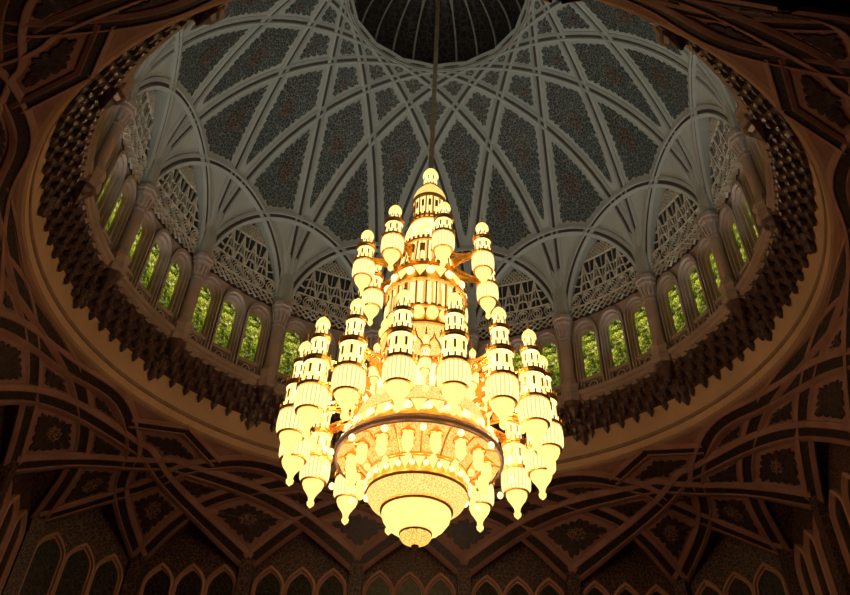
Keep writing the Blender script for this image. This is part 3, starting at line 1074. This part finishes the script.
def lantern(c, s, rb, kind):
    """one minaret lantern hung at c (middle of its bowl); s scales heights"""
    L = empty('lantern', c, ch)
    T = lambda name, mb, mats, sm=True: build(name, mb, mats, L, origin=c, smooth=sm)
    if kind == 'big':
        b0, g1, g2, g3, d3 = .036 * s, .036 * s, .102 * s, .160 * s, .196 * s
        r1, r2, r3 = rb * .76, rb * .56, rb * .40
    else:
        b0, g1, g2, g3, d3 = .034 * s, .034 * s, .088 * s, None, .128 * s
        r1, r2, r3 = rb * .72, rb * .5, None
    tip = -.046 if kind == 'big' else -.062
    mb = MB()
    mb.lathe([(rb * .86, b0), (rb * .98, b0 * .72), (rb, b0 * .25), (rb * .97, -b0 * .15), (rb * .84, -b0 * .42)], 24, c)
    T('bowl', mb, 'g_string')
    mb = MB(); mb.lathe([(rb * .70, -b0 * .42), (rb * .70, -b0 * .58), (rb * .60, -b0 * .82), (rb * .38, -b0 * 1.10), (rb * .22, -b0 * 1.35), (rb * .17, -b0 * 1.6)], 24, c)
    T('cup', mb, 'g_bowl')
    mb = MB(); mb.lathe([(rb * .70, -b0 * .40), (rb * .85, -b0 * .38), (rb * .875, -b0 * .43), (rb * .84, -b0 * .48), (rb * .70, -b0 * .47)], 24, c)
    T('hoop', mb, 'gold')
    mb = MB(); z = -b0 * 1.6
    mb.lathe([(rb * .17, z), (rb * .25, z - .003), (rb * .22, z - .009), (rb * .10, z - .013), (.0005, z - .016)], 14, c); T('nozzle', mb, 'g_bowl')
    mb = MB(); gallery(mb, rb * 1.0, g1, .008 * s, 16, c); T('gallery', mb, ['gold', 'g_amber'], False)
    mb = MB(); turret(mb, r1, r1 * .96, g1, g2 - .008 * s, 8, c); T('turret', mb, ['g_tur', 'slit'], False)
    mb = MB(); gallery(mb, rb * .86, g2, .008 * s, 16, c); T('gallery', mb, 'gold', False)
    top = g3 or d3
    mb = MB(); turret(mb, r2, r2 * .96, g2, top - .006 * s, 8, c); T('turret', mb, ['g_tur', 'slit'], False)
    rr = r2
    if g3:
        mb = MB(); gallery(mb, rb * .64, g3, .007 * s, 16, c); T('gallery', mb, 'gold', False)
        mb = MB(); turret(mb, r3, r3 * .96, g3, d3, 6, c); T('turret', mb, ['g_tur', 'slit'], False)
        rr = r3
    mb = MB(); mb.lathe([(rr * 1.18, d3 - .002), (rr * 1.2, d3 + .002), (rr * 1.12, d3 + .008 * s), (rr * .85, d3 + .015 * s), (rr * .4, d3 + .021 * s), (rr * .1, d3 + .025 * s)], 16, c); T('dome', mb, 'g_bowl')
    mb = MB(); z = d3 + .024 * s; mb.lathe([(.002, z), (.0035, z + .004), (.001, z + .008), (.0025, z + .011), (.0006, z + .022)], 8, c); T('finial', mb, 'gold')
    return L


def ringcopies(o, c, R, n, off, h):
    """copies of part o (built at c) around the axis"""
    a0 = degrees(atan2(c[0], c[1])); out = [o]
    for k in range(1, n):
        d = copy_tree(o, ch); a = -radians(360 / n * k)
        q = (c[0] * cos(a) - c[1] * sin(a), c[0] * sin(a) + c[1] * cos(a), c[2])
        po = ch['_o']; d.location = [(q[i] - po[i]) * S for i in range(3)]; d['_o'] = list(q)
        d.rotation_euler = (0, 0, a); out.append(d)
    return out


cb = pol(.30, 10, -.607); ringcopies(lantern(cb, 1.0, .0375, 'big'), cb, .30, 16, 10, 0)
cs = pol(.18, 32.5, -.160); ringcopies(lantern(cs, 1.0, .0315, 'small'), cs, .18, 8, 32.5, 0)
# smaller bell lanterns close to the tower
ci = pol(.165, 21.25, -.500); ringcopies(lantern(ci, .55, .0145, 'small'), ci, .165, 16, 0, 0)


def arm(az, r0, r1, ha, hb):
    mb = MB(); P = lambda u, v: pol(r0 + (r1 - r0) * u, az, ha + (hb - ha) * v)
    for pts, w_ in (([(0, .1), (.25, .32), (.6, .48), (1, .5)], .0035), ([(0, 1), (.3, .78), (.65, .66), (1, .62)], .0035), ([(0, .55), (.5, .56), (1, .56)], .0028)):
        mb.tube([P(*q) for q in pts], w_, 6)
    for cu_, cv, rr in ((.16, .42, .10), (.16, .72, .09), (.36, .52, .09), (.38, .66, .07), (.58, .56, .07), (.8, .56, .05)):
        mb.tube([P(cu_ + rr * cos(t), cv + rr * 1.1 * sin(t)) for t in np.linspace(0, 2 * pi, 11)], .0026, 5)
    for q in range(5):   # leaf fillets between the scrolls
        u = .08 + .2 * q; a = np.array(P(u, .5)); mb.box(a, np.array(pol(.008, az, 0)), np.array(pol(.0018, az + 90, 0)), (0, 0, .012 * (1 - .7 * q / 5) * (1 + (hb - ha) * 2)))
    return mb


for k in range(16): part('arm', arm(10 + 22.5 * k, .115, .272, -.57, -.44), 'gold', smooth=False)
for k in range(8): part('arm', arm(32.5 + 45 * k, .075, .155, -.155, -.07), 'gold', smooth=False)

# tower, from the top down
mb = MB(); turret(mb, .0215, .021, .205, .248, 8); part('top_turret', mb, ['g_tur', 'slit'], smooth=False)
mb = MB(); mb.lathe([(.025, .248), (.0255, .252), (.023, .262), (.016, .274), (.007, .282), (.005, .286)], 20); part('top_dome', mb, 'g_bowl')
mb = MB(); gallery(mb, .024, .203, .006, 16); part('gallery', mb, ['gold', 'g_amber'], smooth=False)
mb = MB(); mb.lathe([(.050, .138), (.0515, .146), (.050, .158), (.044, .174), (.034, .188), (.022, .198)], 32); part('tower_dome', mb, 'g_bead')
mb = MB(); mb.lathe([(.0475, .128), (.053, .131), (.0545, .136), (.053, .141), (.049, .142)], 32); part('gallery', mb, ['gold', 'g_amber'])
mb = MB(); turret(mb, .0465, .0475, .058, .130, 14, flare=.04)
for k in range(14):
    t = 2 * pi * k / 14; mb.tube([(.0485 * cos(t), .0485 * sin(t), .056), (.0485 * cos(t), .0485 * sin(t), .130)], .0022, 5, 1)
part('tower_drum', mb, ['g_flute', 'slit'], smooth=False)
mb = MB(); gallery(mb, .054, .054, .007, 24); gallery(mb, .056, .040, .006, 24); part('gallery', mb, ['gold', 'g_amber'], smooth=False)
mb = MB(); mb.lathe([(.052, .038), (.060, .028), (.066, .010), (.069, -.010), (.067, -.030), (.063, -.046)], 32); part('opal_bowl', mb, 'g_tur')
mb = MB(); gallery(mb, .074, -.052, .008, 32); part('gallery', mb, ['gold', 'g_amber'], smooth=False)
mb = MB(); turret(mb, .086, .070, -.150, -.058, 16, flare=.02)
for k in range(16):
    t = 2 * pi * k / 16; mb.tube([(.090 * cos(t), .090 * sin(t), -.150), (.074 * cos(t), .074 * sin(t), -.06)], .0022, 5, 1)
part('tower_drum', mb, ['g_flute', 'slit'], smooth=False)


def decor(r0, h0, r1, h1, n, off=0.):
    """gold band set with lit triangles and round glass studs"""
    g = MB(); g.lathe([(r0 * .97, h0 + .004), (r0, h0 + .004), (r0 * 1.01, h0), (r1 * 1.01, h1), (r1, h1 - .004), (r1 * .95, h1 - .003)], 48)
    part('decorated_band', g, 'gold')
    w_ = 360 / n * .44
    P = lambda x, v, d=.004: np.array(pol(r0 + (r1 - r0) * v + d, off + x, h0 + (h1 - h0) * v))
    t_ = MB(); t_.add([P(-w_, .08), P(0, .08), P(w_, .08), P(0, .94), P(-w_, .08, -.002), P(w_, .08, -.002), P(0, .94, -.002)], [(0, 1, 3), (1, 2, 3), (0, 3, 6, 4), (3, 2, 5, 6)])
    c_ = tuple(P(0, .5)); ringcopies(build('glass_triangle', t_, 'g_bowl', ch, origin=c_), c_, 0, n, 0, 0)
    c_ = pol(r0 + (r1 - r0) * .55 + .003, off + 180 / n, h0 + (h1 - h0) * .55)
    s_ = MB(); s_.sphere(c_, min(abs(h1 - h0) * .27 + abs(r1 - r0) * .12, pi * r1 / n * .42), 10)
    ringcopies(build('glass_stud', s_, 'g_white', ch, origin=c_, smooth=True), c_, 0, n, 0, 0)


mb = MB(); gallery(mb, .096, -.152, .007, 40); part('gallery', mb, ['gold', 'g_amber'], smooth=False)
decor(.094, -.158, .108, -.205, 12, 10)
mb = MB(); gallery(mb, .112, -.212, .007, 40, cren=False); part('gallery', mb, ['gold', 'g_amber'], smooth=False)
mb = MB(); mb.lathe([(.100, -.290), (.101, -.216)], 48)
for k in range(24):
    t = 2 * pi * k / 24; mb.tube([(.103 * cos(t), .103 * sin(t), -.290), (.104 * cos(t), .104 * sin(t), -.216)], .0026, 5, 1)
    mb.lathe([(.006, -.286), (.0065, -.262), (.0055, -.246), (.0005, -.238)], 8, (.1035 * cos(t + pi / 24), .1035 * sin(t + pi / 24), 0))
part('tower_drum', mb, ['g_flute', 'slit'], smooth=False)
cg = pol(.104, 10, -.312); mb = MB(); mb.sphere(cg, .0165, 12)
ringcopies(build('glass_globe', mb, 'g_bowl', ch, origin=cg, smooth=True), cg, 0, 18, 0, 0)
mb = MB(); mb.lathe([(.098, -.29), (.10, -.335)], 32); gallery(mb, .112, -.345, .008, 40, cren=False); gallery(mb, .106, -.292, .004, 36); part('gallery', mb, ['gold', 'g_amber'], smooth=False)
mb = MB(); mb.lathe([(.108, -.350), (.106, -.38), (.108, -.42), (.112, -.452)], 48, wob=lambda t: 1 + .025 * abs(sin(8 * t))); part('tower_skirt', mb, 'g_bead')
mb = MB()
for k in range(16):      # ogee arches in gold on the beaded skirt
    a = 10 + 22.5 * k
    mb.tube([pol(.114, a + x, h) for x, h in ((-11, -.452), (-10, -.42), (-6, -.40), (-2, -.392), (0, -.378), (2, -.392), (6, -.40), (10, -.42), (11, -.452))], .0026, 5)
gallery(mb, .120, -.455, .007, 48); part('ogee_arcade', mb, ['gold', 'g_amber'], smooth=False)
mb = MB(); mb.lathe([(.112, -.455), (.116, -.48), (.124, -.53)], 48); part('skirt_backing', mb, 'g_amber')
cg = pol(.128, 2.5, -.5); mb = MB(); mb.lathe([(.0125, -.53), (.0130, -.505), (.0115, -.485), (.006, -.470), (.0008, -.464)], 10, (cg[0], cg[1], 0))
ringcopies(build('glass_finger', mb, 'g_white', ch, origin=cg, smooth=True), cg, 0, 24, 0, 0)
mb = MB(); mb.lathe([(.128, -.528), (.146, -.533), (.152, -.545), (.154, -.560), (.150, -.570)], 64, wob=lambda t: 1 + .012 * abs(sin(12 * t))); part('beaded_collar', mb, 'g_bead')
decor(.152, -.568, .190, -.622, 24, 2.5)
mb = MB(); mb.lathe([(.188, -.622), (.195, -.626), (.1975, -.632), (.1975, -.638), (.193, -.642), (.188, -.642)], 96); part('great_rim', mb, 'rim')
mb = MB(); mb.lathe([(.189, -.638), (.170, -.622), (.150, -.622), (.125, -.640), (.108, -.668)], 64, wob=lambda t: 1 + .01 * cos(16 * t)); part('soffit', mb, 'g_amber')
for k in range(16):      # gold fins dividing the soffit
    a = 21.25 + 22.5 * k; mb = MB()
    mb.tube([pol(.190, a, -.640), pol(.165, a, -.632), pol(.14, a, -.645), pol(.112, a, -.674)], .0022, 5)
    part('soffit_fin', mb, 'gold', smooth=False)


def bell(c):
    L = empty('bell_lamp', c, ch)
    mb = MB(); mb.lathe([(.002, .022), (.004, .018), (.009, .014), (.017, .006), (.0185, .002), (.016, .0)], 16, c); build('bell_cap', mb, 'gold', L, origin=c, smooth=True)
    mb = MB(); mb.lathe([(.012, .002), (.0125, -.008), (.0115, -.018), (.013, -.022), (.010, -.030), (.005, -.036), (.001, -.038)], 16, c); build('bell_glass', mb, 'g_bowl', L, origin=c, smooth=True)
    return L


cc = pol(.156, 10, -.652); ringcopies(bell(cc), cc, .16, 16, 10, 0)
mb = MB(); mb.lathe([(.105, -.662), (.116, -.670), (.117, -.675), (.108, -.678)], 64); part('hoop', mb, 'gold')
decor(.112, -.676, .116, -.706, 24, 0)
mb = MB(); mb.lathe([(.110, -.704), (.119, -.707), (.120, -.711), (.112, -.715)], 64); part('hoop', mb, 'gold')
mb = MB(); mb.lathe([(.114, -.712), (.112, -.719), (.104, -.730), (.092, -.738), (.079, -.741)], 64); part('basket', mb, 'g_bead')
mb = MB(); mb.lathe([(.076, -.738), (.081, -.740), (.081, -.745), (.076, -.747)], 64); part('hoop', mb, 'gold')
mb = MB(); mb.lathe([(.076, -.744), (.077, -.751), (.073, -.763), (.063, -.775), (.050, -.783), (.036, -.787)], 48); part('lower_bowl', mb, 'g_bowl')
mb = MB(); mb.lathe([(.032, -.783), (.036, -.786), (.036, -.790), (.031, -.792)], 32); part('hoop', mb, 'gold')
mb = MB(); mb.lathe([(.033, -.790), (.0335, -.796), (.028, -.803), (.018, -.808), (.008, -.811)], 32, wob=lambda t: 1 + .04 * abs(sin(6 * t))); part('end_bowl', mb, 'g_amber')
mb = MB(); mb.lathe([(.008, -.810), (.009, -.813), (.004, -.817), (.0005, -.820)], 12); part('end_finial', mb, 'gold')
# hanging glass globes around the rim
gl = MB(); gl.sphere(pol(.214, 21.25, -.665), .0075, 12)
g0 = build('globe', gl, 'g_white', ch, origin=pol(.214, 21.25, -.665), smooth=True)
ringcopies(g0, pol(.214, 21.25, -.665), .218, 16, 0, 0)
for rr, hh, a_ in ((.138, -.690, 10), (.250, -.60, 21.25)):
    gl = MB(); cg = pol(rr, a_, hh); gl.sphere(cg, .0075, 12); g0 = build('globe', gl, 'g_bowl', ch, origin=cg, smooth=True)
    ringcopies(g0, cg, rr, 16, 0, 0)

# ------------------------------------------------------------------ lights
for k in range(16):      # unseen fill spots, added at the drum ledge to wash the dome
    az = k * BAY
    li = bpy.data.lights.new('dome_fill_spot', 'SPOT'); li.energy = 310; li.color = (.86, 1., .94)
    li.spot_size = radians(125); li.spot_blend = 1.; li.shadow_soft_size = .5
    o = bpy.data.objects.new('dome_fill_spot', li); COL.objects.link(o)
    p = pol(.93, az, .03); o.location = (p[0] * S, p[1] * S, p[2] * S + ZR)
    tgt = pol(.25, az, 1.2); d = Vector([tgt[i] - p[i] for i in range(3)])
    o.rotation_euler = d.to_track_quat('-Z', 'Y').to_euler()
for k in range(16):      # lamps between the lanterns
    for r_, h_, e_ in ((.238, -.50, 92), (.215, -.70, 62)):
        li = bpy.data.lights.new('chandelier_lamp', 'POINT'); li.energy = e_; li.color = (1., .58, .40); li.shadow_soft_size = .12
        o = bpy.data.objects.new('chandelier_lamp', li); COL.objects.link(o)
        p = pol(r_, 21.25 + 22.5 * k, h_); o.location = (p[0] * S, p[1] * S, p[2] * S + ZR)
w = bpy.data.worlds.new('world'); sc.world = w; w.use_nodes = True
w.node_tree.nodes['Background'].inputs[0].default_value = (.0012, .001, .0009, 1)

for o in bpy.data.objects:
    if '_o' in o: del o['_o']
vs = sc.view_settings
vs.view_transform = 'Standard'; vs.look = 'None'; vs.gamma = 1; vs.exposure = 0.; vs.use_curve_mapping = False
sc.cycles.use_denoising = True
sc.cycles.max_bounces = 6
